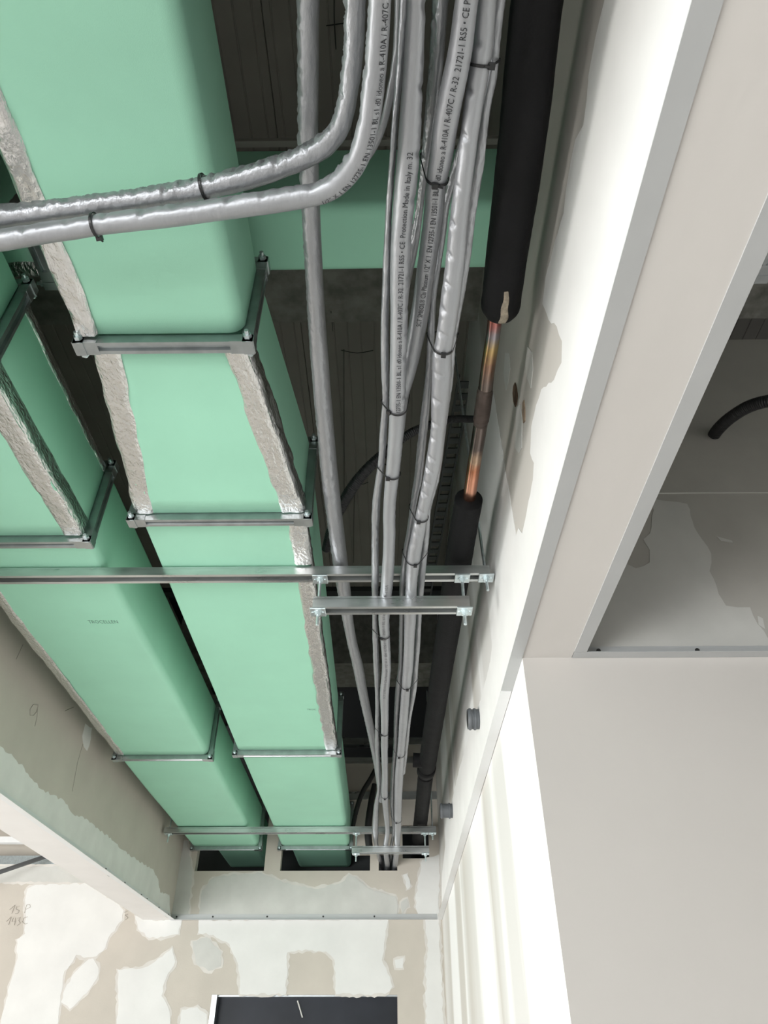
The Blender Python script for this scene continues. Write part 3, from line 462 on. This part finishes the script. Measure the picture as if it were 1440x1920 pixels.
# ================================================================== ducts
def rrect(a0, a1, z0, z1, r, n=5):
    o = []
    for cx_, cz, s in ((a1-r, z0+r, -90), (a1-r, z1-r, 0), (a0+r, z1-r, 90), (a0+r, z0+r, 180)):
        for k in range(n+1):
            an = math.radians(s+90*k/n); o.append((cx_+r*math.cos(an), cz+r*math.sin(an)))
    return o
mapY = lambda t, a, z: (a, t, z)
mapX = lambda t, a, z: (t, a, z)
def duct_section(parent, secs, mp=mapY, r=.022, step=.05):
    T_ = []; secs = np.array(secs, float)
    n = max(2, int((secs[-1, 0]-secs[0, 0])/step)); ts = np.linspace(secs[0, 0], secs[-1, 0], n+1)
    V = []; F = []; m = 0
    for i, t in enumerate(ts):
        a0, a1, z0, z1 = [np.interp(t, secs[:, 0], secs[:, k]) for k in (1, 2, 3, 4)]
        sag = .003*math.sin(t*3.1)+.002*math.sin(t*7.7+1)
        ring = rrect(a0, a1, z0+sag*.5, z1, r); m = len(ring)
        V += [mp(t, a, z) for a, z in ring]
    for i in range(n):
        for j in range(m):
            k = (j+1) % m; F.append((i*m+j, (i+1)*m+j, (i+1)*m+k, i*m+k))
    F += [tuple(range(m)), tuple(n*m+j for j in range(m))[::-1]]
    return mk('duct_section', V, F, M['green'], parent, True)
def flange(parent, t, a0, a1, z0, z1, mp=mapY, d=.022, w_=.014):
    prof = [(-.001, -w_), (d, -w_), (d, -w_*.45), (d-.007, -w_*.3), (d-.007, w_*.3), (d, w_*.45), (d, w_), (-.001, w_)]
    V = []; n = len(prof)
    for o_, dt in prof: V += [mp(t+dt, a0-o_, z0-o_), mp(t+dt, a1+o_, z0-o_), mp(t+dt, a1+o_, z1+o_), mp(t+dt, a0-o_, z1+o_)]
    F = []
    for i in range(n):
        k = (i+1) % n
        for j in range(4):
            l = (j+1) % 4; F.append((i*4+j, i*4+l, k*4+l, k*4+j))
    fo = mk('flange', V, F, M['steel_dark'], parent)
    for sa, sz in ((0, 0), (1, 0), (1, 1), (0, 1)):
        a = (a0-d*.55, a1+d*.55)[sa]; z = (z0-d*.55, z1+d*.55)[sz]; ia = 1-2*sa; iz = 1-2*sz
        b = MB()
        for q0, q1, r0, r1 in ((a-ia*.0125, a+ia*.036, z-iz*.0105, z+iz*.010), (a-ia*.0105, a+ia*.010, z-iz*.0125, z+iz*.036)):
            p = [mp(t+dt, x, y) for dt in (-w_-.0015, w_+.0015) for x, y in ((min(q0, q1), min(r0, r1)), (max(q0, q1), min(r0, r1)), (max(q0, q1), max(r0, r1)), (min(q0, q1), max(r0, r1)))]
            b.add(p, [(0, 1, 2, 3), (7, 6, 5, 4), (0, 4, 5, 1), (1, 5, 6, 2), (2, 6, 7, 3), (3, 7, 4, 0)])
        br = b.obj('corner_bracket', M['steel_dark'], fo)
        b = MB(); b.cyl(mp(t-.034, a, z), mp(t+.028, a, z), .0045, 10); b.cyl(mp(t-w_-.011, a, z), mp(t-w_-.003, a, z), .0085, 6); b.cyl(mp(t+w_+.003, a, z), mp(t+w_+.010, a, z), .0085, 6)
        b.obj('bolt', M['zinc'], fo)
    return fo
def foil(parent, t0, t1, e0, e1, seed, plane='z', out=-1, mp=mapY, zs=None, amp=.0028):
    """crumpled aluminium tape: e0/e1 give the two edges at both ends; plane z = on the underside, plane a = on a side"""
    n = max(4, int(abs(t1-t0)/.007)); m = 8; V = []; F = []
    t = np.linspace(t0, t1, n+1)
    A0 = np.interp(t, [t0, t1], e0)+(vnoise(t*22, t*0, seed)-.5)*.007; A1 = np.interp(t, [t0, t1], e1)+(vnoise(t*18, t*0+5, seed)-.5)*.006
    for i in range(n+1):
        for j in range(m+1):
            f_ = j/m; a = A0[i]*(1-f_)+A1[i]*f_
            b_ = np.interp(t[i], [t0, t1], zs)
            d = .0022+amp*(vnoise(np.array(t[i]*60+a*30), np.array(a*160), seed)+.8*abs(vnoise(np.array(t[i]*25), np.array(a*220), seed+1)-.5)+1.2*(vnoise(np.array(t[i]*9), np.array(a*30), seed+2)-.3))
            if j in (0, m): d = .0002
            V.append(mp(t[i], a, b_+out*float(d)) if plane == 'z' else mp(t[i], b_+out*float(d), a))
    for i in range(n):
        for j in range(m):
            q = i*(m+1)+j; F.append((q, q+1, q+m+2, q+m+1) if out*(1 if plane == 'z' else -1) > 0 else (q, q+m+1, q+m+2, q+1))
    return mk('foil_tape', V, F, M['foil'], parent, True)
ZB, ZT = 1.153, 1.405
# middle duct run
dB = empty('ventilation_duct', (-.45, 1.5, ZB), 'long green insulated duct in the middle, narrow overhead and wider beyond its tapered piece', 'duct', 'green insulated ducts')
duct_section(dB, [(-1.2, -.605, -.287, ZB, ZT), (.875, -.602, -.287, ZB, ZT)], r=.03)
flange(dB, .892, -.600, -.290, ZB, ZT)
duct_section(dB, [(.908, -.600, -.288, ZB, ZT), (1.44, -.662, -.226, ZB, ZT)], r=.008)
flange(dB, 1.458, -.660, -.226, ZB, ZT)
duct_section(dB, [(1.474, -.656, -.224, ZB, ZT), (3.15, -.69, -.248, ZB, ZT)], r=.010)
flange(dB, 3.168, -.690, -.248, ZB, ZT)
duct_section(dB, [(3.185, -.690, -.249, ZB, ZT), (4.84, -.708, -.27, ZB, ZT)], r=.026)
flange(dB, 4.855, -.705, -.27, ZB, ZT, d=.018)
duct_section(dB, [(4.872, -.66, -.29, ZB+.01, ZT), (5.45, -.66, -.29, ZB+.01, ZT)], r=.03)
foil(dB, -.2, .872, (-.622, -.617), (-.580, -.573), 1, zs=(ZB+.002, ZB), amp=.006)
foil(dB, .91, 1.44, (-.600, -.664), (-.545, -.613), 2, zs=(ZB, ZB))
foil(dB, .912, 1.44, (-.333, -.283), (-.286, -.224), 3, zs=(ZB, ZB))
foil(dB, .912, 1.44, (ZB-.002, ZB-.002), (ZB+.058, ZB+.048), 4, plane='a', out=1, zs=(-.287, -.226), amp=.004)
foil(dB, 1.48, 1.679, (-.272, -.275), (-.223, -.226), 5, zs=(ZB, ZB))
foil(dB, 1.732, 3.145, (-.276, -.296), (-.227, -.247), 7, zs=(ZB, ZB))
foil(dB, 1.48, 3.145, (ZB+.003, ZB+.003), (ZB+.03, ZB+.04), 6, plane='a', out=1, zs=(-.224, -.248), amp=.003)
print_flat('ELLEN', (-.489, 1.432, ZB-.0012), (0, -1, 0), (-1, 0, 0), .058, .013, dB, M['ink_green'])
print_flat('TROC', (-.336, 2.712, ZB-.0012), (1, 0, 0), (0, -1, 0), .036, .014, dB, M['ink_green'])
# left duct run
dA = empty('ventilation_duct', (-1.04, 1.5, ZB), 'green insulated duct running closest to the left bulkhead wall', 'duct', 'green insulated ducts')
duct_section(dA, [(.2, -1.31, -.835, ZB, ZT), (.925, -1.31, -.835, ZB, ZT)], r=.01)
flange(dA, .942, -1.31, -.835, ZB, ZT)
duct_section(dA, [(.958, -1.31, -.835, ZB, ZT), (1.535, -1.31, -.832, ZB, ZT)], r=.008)
flange(dA, 1.552, -1.31, -.832, ZB, ZT)
duct_section(dA, [(1.568, -1.21, -.822, ZB, ZT), (3.208, -1.252, -.835, ZB, ZT)], r=.024)
flange(dA, 3.225, -1.252, -.835, ZB, ZT, d=.018)
duct_section(dA, [(3.242, -1.258, -.832, ZB, ZT), (4.84, -1.275, -.848, ZB, ZT)], r=.026)
flange(dA, 4.855, -1.262, -.848, ZB, ZT, d=.018)
duct_section(dA, [(4.872, -1.15, -.86, ZB+.01, ZT), (5.45, -1.15, -.86, ZB+.01, ZT)], r=.03)
foil(dA, .962, 1.53, (-.892, -.886), (-.836, -.833), 11, zs=(ZB, ZB))
foil(dA, .962, 1.53, (ZB-.002, ZB-.002), (ZB+.055, ZB+.05), 12, plane='a', out=1, zs=(-.835, -.832))
foil(dA, .962, 1.53, (ZT-.035, ZT-.028), (ZT, ZT), 14, plane='a', out=1, zs=(-.835, -.832), amp=.002)
foil(dA, 1.6, 3.2, (-1.213, -1.252), (-1.178, -1.218), 13, zs=(ZB, ZB), amp=.0012)
print_flat('TROCELLEN', (-.976, 2.012, ZB-.0012), (1, 0, 0), (0, -1, 0), .095, .020, dA, M['ink_green'])
# crossing duct, higher up
dC = empty('ventilation_duct', (0, .88, 1.5), 'green insulated duct crossing above the pipes at right angles', 'duct', 'green insulated ducts')
duct_section(dC, [(-.79, .80, .966, 1.5, 1.785), (.868, .80, .966, 1.5, 1.785)], mp=mapX, r=.025)
flange(dC, -.806, .80, .966, 1.5, 1.785, mp=mapX)
flange(dC, .884, .80, .966, 1.5, 1.785, mp=mapX)
duct_section(dC, [(-1.31, .80, .966, 1.5, 1.785), (-.822, .80, .966, 1.5, 1.785)], mp=mapX, r=.008)
duct_section(dC, [(.90, .80, .966, 1.5, 1.785), (1.6, .80, .966, 1.5, 1.785)], mp=mapX, r=.02)
foil(dC, -1.3, -.83, (.93, .93), (.967, .967), 21, zs=(1.5, 1.5), mp=mapX)
foil(dC, -1.3, -.83, (.80, .80), (.85, .85), 22, zs=(1.5, 1.5), mp=mapX)
MB().box(-.78, .298, .785, .80, 1.785, 1.80).obj('top_edge_strip', M['board_dark'], dC)

# ================================================================== strut channels and threaded rods
def strut(x0, x1, yc, zb, h, label, group):
    w2, t, lip = .0215, .0022, .0105
    poly = [(-w2, 0), (-w2, h*.72), (-w2+.002, h*.80), (-w2+.002, h), (w2-.002, h), (w2-.002, h*.80), (w2, h*.72), (w2, 0), (w2-lip, 0), (w2-lip, .006), (w2-lip+t, .006), (w2-lip+t, t), (w2-t, t), (w2-t, h-t),
            (-w2+t, h-t), (-w2+t, t), (-w2+lip-t, t), (-w2+lip-t, .006), (-w2+lip, .006), (-w2+lip, 0)]
    r = empty('strut_channel', ((x0+x1)/2, yc, zb), label, 'strut channel', group)
    MB().prism([(a+yc, b+zb) for a, b in poly], 'x', x0, x1).obj('channel', M['steel'], r)
    return r
G = 'steel channels carrying ducts and pipes'
strut(-1.33, .283, 1.706, 1.12, .0285, 'long galvanised strut channel under both ducts, nearest the camera', G)
strut(-.2145, .218, 1.706, 1.012, .035, 'short galvanised strut channel holding the pipes in the foreground', G)
strut(-1.328, .2565, 4.397, 1.117, .0315, 'long galvanised strut channel under both ducts close to the far wall', G)
strut(-.2305, .2115, 4.397, 1.008, .035, 'short galvanised strut channel holding the pipes close to the far wall', G)
def rod(p0, p1, plates, label, group='threaded rods with nuts'):
    r = empty('threaded_rod', p0, label, 'threaded rod', group)
    d = np.array(p1)-np.array(p0); L = np.linalg.norm(d); n = max(2, int(L/.0012))
    Q = np.array([[*(np.array(p0)+d*i/n), .0040+.0006*(i % 2)] for i in range(n+1)])
    tb = Tube.__new__(Tube); tb.Q = Q; tb.n = 8; tb.T, tb.N, tb.B, tb.s = frames(Q)
    tb.mesh('rod', M['zinc'], r)
    for z in plates:
        f_ = (z-p0[2])/d[2]; x, y = p0[0]+d[0]*f_, p0[1]+d[1]*f_
        pl = MB().box(x-.0215, x+.0215, y-.021, y+.021, z-.005, z).obj('washer_plate', M['zinc'], r, bevel=.0012)
        for s in (-1, 1): MB().cyl((x+s*.0145, y, z-.0068), (x+s*.0145, y, z-.0045), .0035, 10).obj('stamped_mark', M['zinc'], pl)
        MB().cyl((x, y, z-.0065), (x, y, z-.0048), .0115, 18).obj('washer', M['zinc'], r)
        MB().cyl((x, y, z-.0145), (x, y, z-.0065), .0095, 6).obj('nut', M['zinc'], r)
rod((-.2005, 1.706, .966), (-.2005, 1.706, 1.135), (1.1195, 1.0115), 'threaded rod at the left end of the near short strut')
rod((.2035, 1.706, .966), (.2055, 1.706, 1.135), (1.1195, 1.0115), 'threaded rod at the right end of the near short strut')
rod((.275, 1.706, 1.075), (.235, 1.66, 2.2), (1.1195,), 'long leaning hanger rod at the wall end of the near long strut')
rod((-.207, 4.397, .965), (-.207, 4.397, 1.13), (1.1165, 1.0075), 'threaded rod at the left end of the far short strut')
rod((.1905, 4.397, .965), (.1905, 4.397, 1.13), (1.1165, 1.0075), 'threaded rod at the right end of the far short strut')
rod((.236, 4.397, 1.08), (.236, 4.397, 2.0), (1.1165,), 'hanger rod at the right end of the far long strut')
rod((-1.303, 4.397, 1.07), (-1.303, 4.397, 2.19), (1.1165,), 'hanger rod at the left end of the far long strut, by the bulkhead wall')

# ================================================================== insulated refrigerant pipes
KZ = 1.068/1.088
NEARER = {'P3': .966, 'P5': .99, 'P8': .99, 'P7': 1.0, 'P5b': 1.012, 'P9': 1.012, 'P10': 1.010, 'P6': 1.012, 'P4': 1.02}
def LIFT(k, y):                                            # pipes that slip behind others ride higher before they reach the near strut
    s = lambda a, c: min(1, max(0, (y-a)/(c-a)))
    return {'P7': .022*s(.42, .8)-.012*(1-s(.42, .6)), 'P8': .024*(1-s(.32, .5)), 'P10': .09*(1-s(.62, .82))+.012*(1-s(1.1, 1.6)), 'P6': .05*s(.3, .6)+.02*s(.6, .9), 'P2': 0, 'P9': .014*(1-s(1.1, 1.6))+.016*(1-s(.32, .5))}.get(k, 0)
for k in ('P2', 'P3', 'P4', 'P5', 'P5b', 'P6', 'P7', 'P8', 'P9', 'P10'): RUN[k] = [[round(a*KZ*(NEARER.get(k, 1)+LIFT(k, p[1])), 4) for a in p[:3]]+[p[3]*KZ*.95] for p in RUN[k]]
PG = 'grey foil-jacketed pipes'
def cr(seed, y0, y1, tube, th0, sp=(.03, .07), dep=(.002, .0042), wd=(.0035, .006), jit=.25):
    r = random.Random(seed); s0, s1 = sorted((tube.s_at(y0), tube.s_at(y1))); o = []; s = s0
    while s < s1:
        o.append((s, th0+r.uniform(-jit, jit), r.uniform(*dep), r.uniform(*wd))); s += r.uniform(*sp)
    return o
TB = {}
def pipe(key, label, seed, amp=.0009, side=None, crimp=(), ext=-.7, n=24, mt='jacket'):
    t = Tube(RUN[key], extend=ext if RUN[key][0][1] > -.5 and key not in ('P2', 'P3') else None, n=n) if key not in ('P2', 'P3') else Tube([[RUN[key][0][0]+.01, -.6, RUN[key][0][2], RUN[key][0][3]]]+RUN[key]+[[-1.2, RUN[key][-1][1]+.06, RUN[key][-1][2], RUN[key][-1][3]]], n=n)
    C_ = []
    for c in crimp: C_ += cr(seed+len(C_), c[0], c[1], t, c[2], *c[3:])
    o = t.mesh('insulated_pipe', M[mt], None, wrinkles(seed, amp, side, C_))
    tag(o, label, 'pipe', PG); TB[key] = t
    return o
oP1 = pipe('P1', 'single grey insulated pipe running alone beside the middle duct', 31, .0006, (1.2, .0022), [(.3, .75, 1.35, (.012, .03), (.0012, .0026), (.003, .005), .3)], mt='jacket_crinkled')
oP2 = pipe('P2', 'grey insulated pipe bending left, upper one of the bent pair', 32, .0014, (1.7, .0060), [(.34, .575, 1.5, (.010, .022), (.0018, .004), (.002, .0034), .6)], mt='jacket_crinkled')
oP3 = pipe('P3', 'grey printed insulated pipe bending left, lower one of the bent pair', 33, .0009, (1.9, .0035), [(.36, .62, 1.5, (.05, .09), (.002, .004))])
oP4 = pipe('P4', 'thin grey pipe half hidden behind the bend of the two bent pipes', 34, .0012)
oP5 = pipe('P5', 'thick grey printed pipe leading the left bundle, text in its front', 35, .0007, (-1.3, .0014), [(.3, 1.0, -1.15, (.05, .10), (.0015, .0035))])
oP5b = pipe('P5b', 'thin crinkled grey pipe on the left edge of the left bundle', 36, .0012, (-1.0, .0022), mt='jacket_crinkled')
oP6 = pipe('P6', 'dimpled grey pipe tied to the left of the slanting printed pipe', 37, .0010, (.9, .0030), [(.28, .60, 1.0, (.008, .014), (.0012, .0026), (.002, .003), .3)], mt='jacket_crinkled')
oP7 = pipe('P7', 'slanting grey printed pipe that slips behind the left bundle', 38, .0006)
oP8 = pipe('P8', 'thick grey creased pipe leading the right bundle', 39, .0009, (1.2, .0010), [(.35, .8, .9, (.045, .075), (.003, .005)), (.8, 1.4, .55, (.03, .07), (.003, .0055)), (1.4, 3.0, .5, (.05, .10), (.0018, .0034))])
oP9 = pipe('P9', 'thin grey seamed pipe on the right edge of the right bundle', 40, .0012, (-.6, .0022), mt='jacket_crinkled')
oP10 = pipe('P10', 'thin grey pipe on the left edge of the right bundle', 41, .0010, (1.0, .0018), ext=.3, mt='jacket_crinkled')
TXT = 'EN 12735-1 EN 13501-1 BL, s1 d0 idoneo a R-410A / R-407C / R-32  21721-1 RS5 \u2022 CE'
print_on_tube(TB['P7'], 'SCT SMISOL\u00ae Cla Platinum 1/2" X 1  EN 12735-1 EN 13501-1 BL, s1 d0 idoneo a R-410A / R-407C / R-32  21721-1 RS5 \u2022 CE Pro', .807, .285, oP7, .06)
print_on_tube(TB['P5'], '12735-1 EN 13501-1 BL, s1 d0 idoneo a R-410A / R-407C / R-32  21721-1 RS5 \u2022 CE  Protection Made in Italy m. 32', .985, .475, oP5, -.05)
print_on_tube(TB['P5'], 'SCT SMISOL\u00ae Cla Platinum 1/2" X 1  EN 12735-1 EN 13501-1 BL, s1 d0 idoneo a R-410A', 2.35, 1.62, oP5, .1, mat=M['ink_faint'])
t3 = TB['P3']
print_on_tube(t3, '1/2" X 1 EN 12735-1 EN 13501-1 BL s1 d0 idoneo a R-410A / R-407C / R-32', .528, .262, oP3, -.55)
# cable ties: a band pulled round the pipes it binds
def hull(P):
    P = sorted(map(tuple, P)); 
    def half(it):
        h = []
        for p in it:
            while len(h) > 1 and (h[-1][0]-h[-2][0])*(p[1]-h[-2][1])-(h[-1][1]-h[-2][1])*(p[0]-h[-2][0]) <= 0: h.pop()
            h.append(p)
        return h
    a = half(P); b = half(P[::-1]); return a[:-1]+b[:-1]
def tie(keys, at, label, axis=1, tail=0, head_th=.0):
    t = TB[keys[0]]; j = int(np.argmin(abs(t.Q[:, axis]-at))); o = t.Q[j, :3]; N, B, Tn = t.N[j], t.B[j], t.T[j]
    pts = []
    for k in keys:
        q = TB[k].Q; i = int(np.argmin(np.linalg.norm(q[:, :3]-o, axis=1))); dlt = q[i, :3]-o; c = (dlt@B, dlt@N)
        for a in np.linspace(0, 2*math.pi, 28, endpoint=False): pts.append((c[0]+(q[i, 3]+.0014)*math.cos(a), c[1]+(q[i, 3]+.0014)*math.sin(a)))
    H = np.array(hull(pts)); L = len(H); V = []; F = []
    for p in H:
        for dt, dn in ((-.0019, 0), (.0019, 0), (.0019, 1), (-.0019, 1)):
            c = H.mean(0); u = (p-c)/np.linalg.norm(p-c); q = p+u*dn*.0013; V.append(o+q[0]*B+q[1]*N+dt*Tn)
    for i in range(L):
        k = (i+1) % L
        for a in range(4): F.append((i*4+a, i*4+(a+1) % 4, k*4+(a+1) % 4, k*4+a))
    r = empty('cable_tie', o, label, 'cable tie', 'black cable ties on the pipes')
    mk('band', V, F, M['tie'], r)
    i = int(np.argmin(abs(np.arctan2(H[:, 0]-H.mean(0)[0], H[:, 1]-H.mean(0)[1])-head_th))); p = H[i]; u = (p-H.mean(0))/np.linalg.norm(p-H.mean(0)); v = np.array((u[1], -u[0]))
    W = []
    for dt in (-.0042, .0042):
        for a, b in ((-.0045, -.001), (.0045, -.001), (.0045, .0055), (-.0045, .0055)):
            q = p+v*a+u*b; W.append(o+q[0]*B+q[1]*N+dt*Tn)
    mk('head', W, [(0, 1, 2, 3), (7, 6, 5, 4), (0, 4, 5, 1), (1, 5, 6, 2), (2, 6, 7, 3), (3, 7, 4, 0)], M['tie'], r)
    if tail:
        q = p+u*.003; a = o+q[0]*B+q[1]*N; d = (v[0]*B+v[1]*N)*tail+(u[0]*B+u[1]*N)*.004
        MB().cyl(a, a+d, .0016, 6).obj('tail', M['tie'], r)
tie(['P8', 'P9'], .3818*KZ, 'black cable tie highest on the right bundle, round its outer pair', tail=.012, head_th=-.6)
tie(['P7', 'P6'], .542*KZ, 'black cable tie with a big head binding the slanting printed pipe to the dimpled one', tail=-.012, head_th=-.1)
tie(['P8', 'P10', 'P9'], .8541*KZ, 'black cable tie on the right bundle level with the start of the copper')
tie(['P5', 'P5b', 'P7'], 1.0101*KZ, 'black cable tie below the printed text of the left bundle', head_th=.9)
tie(['P5', 'P5b'], 1.2094*KZ, 'black cable tie on the left bundle beside the corrugated conduit')
tie(['P8', 'P10'], 1.3712*KZ, 'black cable tie on the right bundle level with the end of the copper')
tie(['P8', 'P10', 'P9'], 1.5544*KZ, 'black cable tie on the right bundle just before the near strut')
tie(['P5', 'P5b'], 1.959*KZ, 'black cable tie on the left bundle just past the near strut')
tie(['P8', 'P10', 'P9'], 2.3182*KZ, 'black cable tie on the right bundle midway between the struts')
tie(['P5', 'P5b'], 2.7575*KZ, 'black cable tie on the left bundle where the lone pipe joins it', head_th=.8)
tie(['P8', 'P10'], 2.9956*KZ, 'black cable tie on the right bundle before the pipe elbow')
tie(['P5'], 3.5604*KZ, 'black cable tie round one pipe of the left bundle, far down')
tie(['P8', 'P10'], 3.9697*KZ, 'black cable tie on the right bundle nearest the far strut')
tie(['P2'], -.2862*KZ, 'black cable tie round the upper bent pipe under the duct', axis=0, tail=-.006, head_th=-.9)
tie(['P3'], -.4618*KZ, 'black cable tie round the lower bent pipe, toward the left edge', axis=0, tail=-.008, head_th=-1.2)

# ================================================================== black-insulated copper pipe by the wall
cp = empty('copper_pipe', (.215, 1.2, 1.215), 'black-insulated pipe along the wall with a bare copper length', 'pipe')
def foam(seed): return wrinkles(seed, .0012, None, ())
cn = RUN['cold_near']; cn = cn[:-1]+[[cn[-1][0], cn[-1][1]-.012, cn[-1][2], cn[-2][3]*.98], [cn[-1][0], cn[-1][1]+.004, cn[-1][2], cn[-1][3]*.80]]
Tube(cn, extend=-.8, n=32).mesh('foam_sleeve', M['black'], cp, foam(51))
tc = Tube(RUN['copper'], n=24); tc.mesh('bare_copper', M['copper'], cp)
sc = tc.Q[(tc.Q[:, 1] > 1.075) & (tc.Q[:, 1] < 1.19)].copy(); sc[:, 3] += .0022; sc[:4, 3] -= .0016; sc[-4:, 3] -= .0016
ts = Tube.__new__(Tube); ts.Q = sc; ts.n = 24; ts.T, ts.N, ts.B, ts.s = frames(sc); ts.mesh('brazed_coupling', M['copper_sooty'], cp, wrinkles(52, .0008))
cf = RUN['cold_far']; cf = [[cf[0][0], cf[0][1], cf[0][2], cf[1][3]*.96]]+cf[1:]
tf = Tube(cf, n=32); tf.mesh('foam_sleeve', M['black'], cp, foam(53))
Tube(RUN['cold_end'], n=32).mesh('foam_sleeve', M['black'], cp, foam(54))
a = RUN['cold_far'][-1]
MB().cyl((a[0], a[1]-.02, a[2]), (a[0]-.002, a[1]+.05, a[2]), .046, 28).obj('foam_collar', M['black'], cp, True)
MB().cyl((a[0], a[1]-.1, a[2]), (a[0]-.07, a[1]-.1, a[2]+.005), .034, 24).obj('tee_stub', M['black'], cp, True)
patchv = []
tn = Tube(cn, n=32)
th = np.linspace(-.34, .22, 9); sv = np.linspace(tn.s[-1]-.085, tn.s[-1]-.004, 16); V = []; F = []
for i, s_ in enumerate(sv):
    for j, t_ in enumerate(th):
        wd = .45+.55*i/15; u_ = -.05+(t_+.05)*wd+.03*math.sin(i*.9+j)
        V.append(tn.surf(np.array([s_]), np.array([u_]), (.0008+.0012*float(vnoise(np.array(i*.9), np.array(j*.9), 3))) if 0 < j < 8 and i > 0 else -.002)[0])
for i in range(15):
    for j in range(8): F.append((i*9+j, (i+1)*9+j, (i+1)*9+j+1, i*9+j+1))
mk('glue_residue', V, F, M['residue'], cp, True)

# ================================================================== conduits, cables, wires
def corrugated(key, label, cat, per=.0055, group=None, mt='conduit'):
    t = Tube(RUN[key], step=.00125, n=18)
    o = t.mesh('corrugated_conduit', M[mt], None, lambda s, th: -.0016*(np.cos(2*math.pi*s/per) > .25))
    return tag(o, label, cat, group)
corrugated('conduit1', 'black corrugated conduit curving behind the pipe bundles in the void', 'conduit', group='black corrugated conduits')
RUN['conduit2'][-1][1] = YC+.01
corrugated('conduit2', 'black corrugated conduit entering the grey recess wall at right', 'conduit', group='black corrugated conduits')
tag(Tube(RUN['cable1'], n=10).mesh('cable', M['wire']), 'thin black cable arching over the far end of the middle duct', 'cable', 'black cables at the far wall')
tag(Tube(RUN['cable2'], n=10).mesh('cable', M['wire']), 'thick black cable hanging straight down behind the left bundle at the far wall', 'cable', 'black cables at the far wall')
def wire(p, label, hook=None, r=.0016):
    P = [q+[r] for q in p]; o = Tube(P, step=.02, n=6)
    e = empty('ceiling_wire', p[0], label, 'wire', 'dark wires on the roof panels'); o.mesh('strand', M['wire'], e)
    if hook: Tube([q+[r] for q in hook], step=.01, n=6).mesh('loose_end', M['wire'], e)
wire([[-.171, 1.725, 2.17], [-.193, 2.135, 2.17], [-.222, 2.676, 2.17]], 'dark wire on the roof panels with a bent end pointing right', [[-.181, 1.725, 2.165], [-.12, 1.735, 2.16], [-.059, 1.727, 2.165]])
wire([[-.162, 2.48, 2.17], [-.18, 2.8, 2.17], [-.197, 3.155, 2.17]], 'second dark wire on the roof panels, close to the near strut', [[-.165, 2.48, 2.165], [-.13, 2.50, 2.16], [-.10, 2.49, 2.165]])
wire([[-.191, 1.424, 1.99], [-.203, 1.602, 2.12]], 'short thin wire crossing the concrete beam', r=.0012)
wire([[-.135, .60, 2.19], [-.137, .64, 2.17], [-.138, .72, 2.18]], 'tiny dark wire end by the roof panel above the bent pipes', [[-.16, .665, 2.18], [-.115, .66, 2.18]])
# slotted ladder tray near the wall
lt = empty('cable_tray', (.24, 2.5, 2.05), 'dark slotted cable tray running high along the right wall', 'cable tray')
for a, b in ((-.028, -.020), (.020, .028)):
    MB().add([(x+dx, y, z) for y, x in ((1.75, .285), (3.4, .185)) for dx, z in ((a, 2.036), (b, 2.036), (b, 2.05), (a, 2.05))], [(0, 1, 2, 3), (7, 6, 5, 4), (0, 4, 5, 1), (1, 5, 6, 2), (2, 6, 7, 3), (3, 7, 4, 0)]).obj('side_rail', M['tray'], lt)
for i in range(27):
    y = 1.78+i*.06; x = .285-(y-1.75)*.1/1.65
    MB().box(x-.020, x+.020, y, y+.032, 2.042, 2.048).obj('rung', M['tray'], lt)

# plastic pipe stubs through the right wall
def stub(y, z, out, label):
    r = empty('pipe_stub', (XR, y, z), label, 'pipe stub', 'grey pipe stubs in the right wall'); q = Tube([[XR+.03, y, z, .033], [XR-out*.3, y, z, .033], [XR-out, y, z, .033]], step=.003, n=28)
    q.mesh('tube', M['sleeve'], r, caps=True)
    for d, rr in ((.012, .0365), (out-.012, .0365)):
        MB().cyl((XR-d-.008, y, z), (XR-d, y, z), rr, 28).obj('rib', M['sleeve'], r, False, .002)
    MB().cyl((XR-out-.0005, y, z), (XR-out+.004, y, z), .028, 24).obj('bore', M['screw'], r)
stub(2.335, .957, .040, 'grey plastic pipe stub in the right wall, the nearer one')
stub(3.66, 1.032, .062, 'grey plastic pipe stub in the right wall, the farther one')

# ================================================================== through the opening at far left
tr = empty('cable_tray', (-2.6, 4.7, 1.27), 'pale perforated cable tray seen through the gap at far left', 'cable tray')
MB().box(-3.4, -2.1, 4.60, 4.72, 1.245, 1.249).box(-3.4, -2.1, 4.60, 4.603, 1.249, 1.31).obj('trough', M['steel'], tr)
for i in range(14): MB().box(-3.0+i*.05, -2.975+i*.05, 4.63, 4.65, 1.2435, 1.2455).obj('slot', M['screw'], tr)
b = MB().box(-3.6, -2.0, 4.78, 4.83, 1.165, 1.20).obj('steel_channel', M['trim_white']); tag(b, 'white steel channel spanning the gap at far left', 'channel')
b = MB().box(-3.6, -1.51, 5.0, 5.05, 1.05, 1.30).obj('plasterboard_strip', M['board']); tag(b, 'bare plasterboard strip behind the gap at far left', 'board')
b = MB().prism([(YF-.002, 1.062), (YF+.06, 1.062), (YF+.06, 1.115), (YF+.056, 1.115), (YF+.056, 1.066), (YF+.002, 1.066), (YF+.002, 1.112), (YF-.002, 1.112)], 'x', -3.6, -1.515).obj('stud_track', M['zinc']); tag(b, 'galvanised stud track along the top edge of the far wall at left', 'stud track')
dg = empty('brace_tube', (-2.32, 4.6, .94), 'dark grey diagonal steel tube in the gap at far left', 'tube')
MB().cyl((-2.62, 4.45, .80), (-2.13, 4.83, 1.112), .013, 14).obj('tube', M['sleeve'], dg, True)
MB().box(-2.15, -2.10, 4.80, 4.87, 1.085, 1.125).obj('end_plate', M['zinc'], dg)
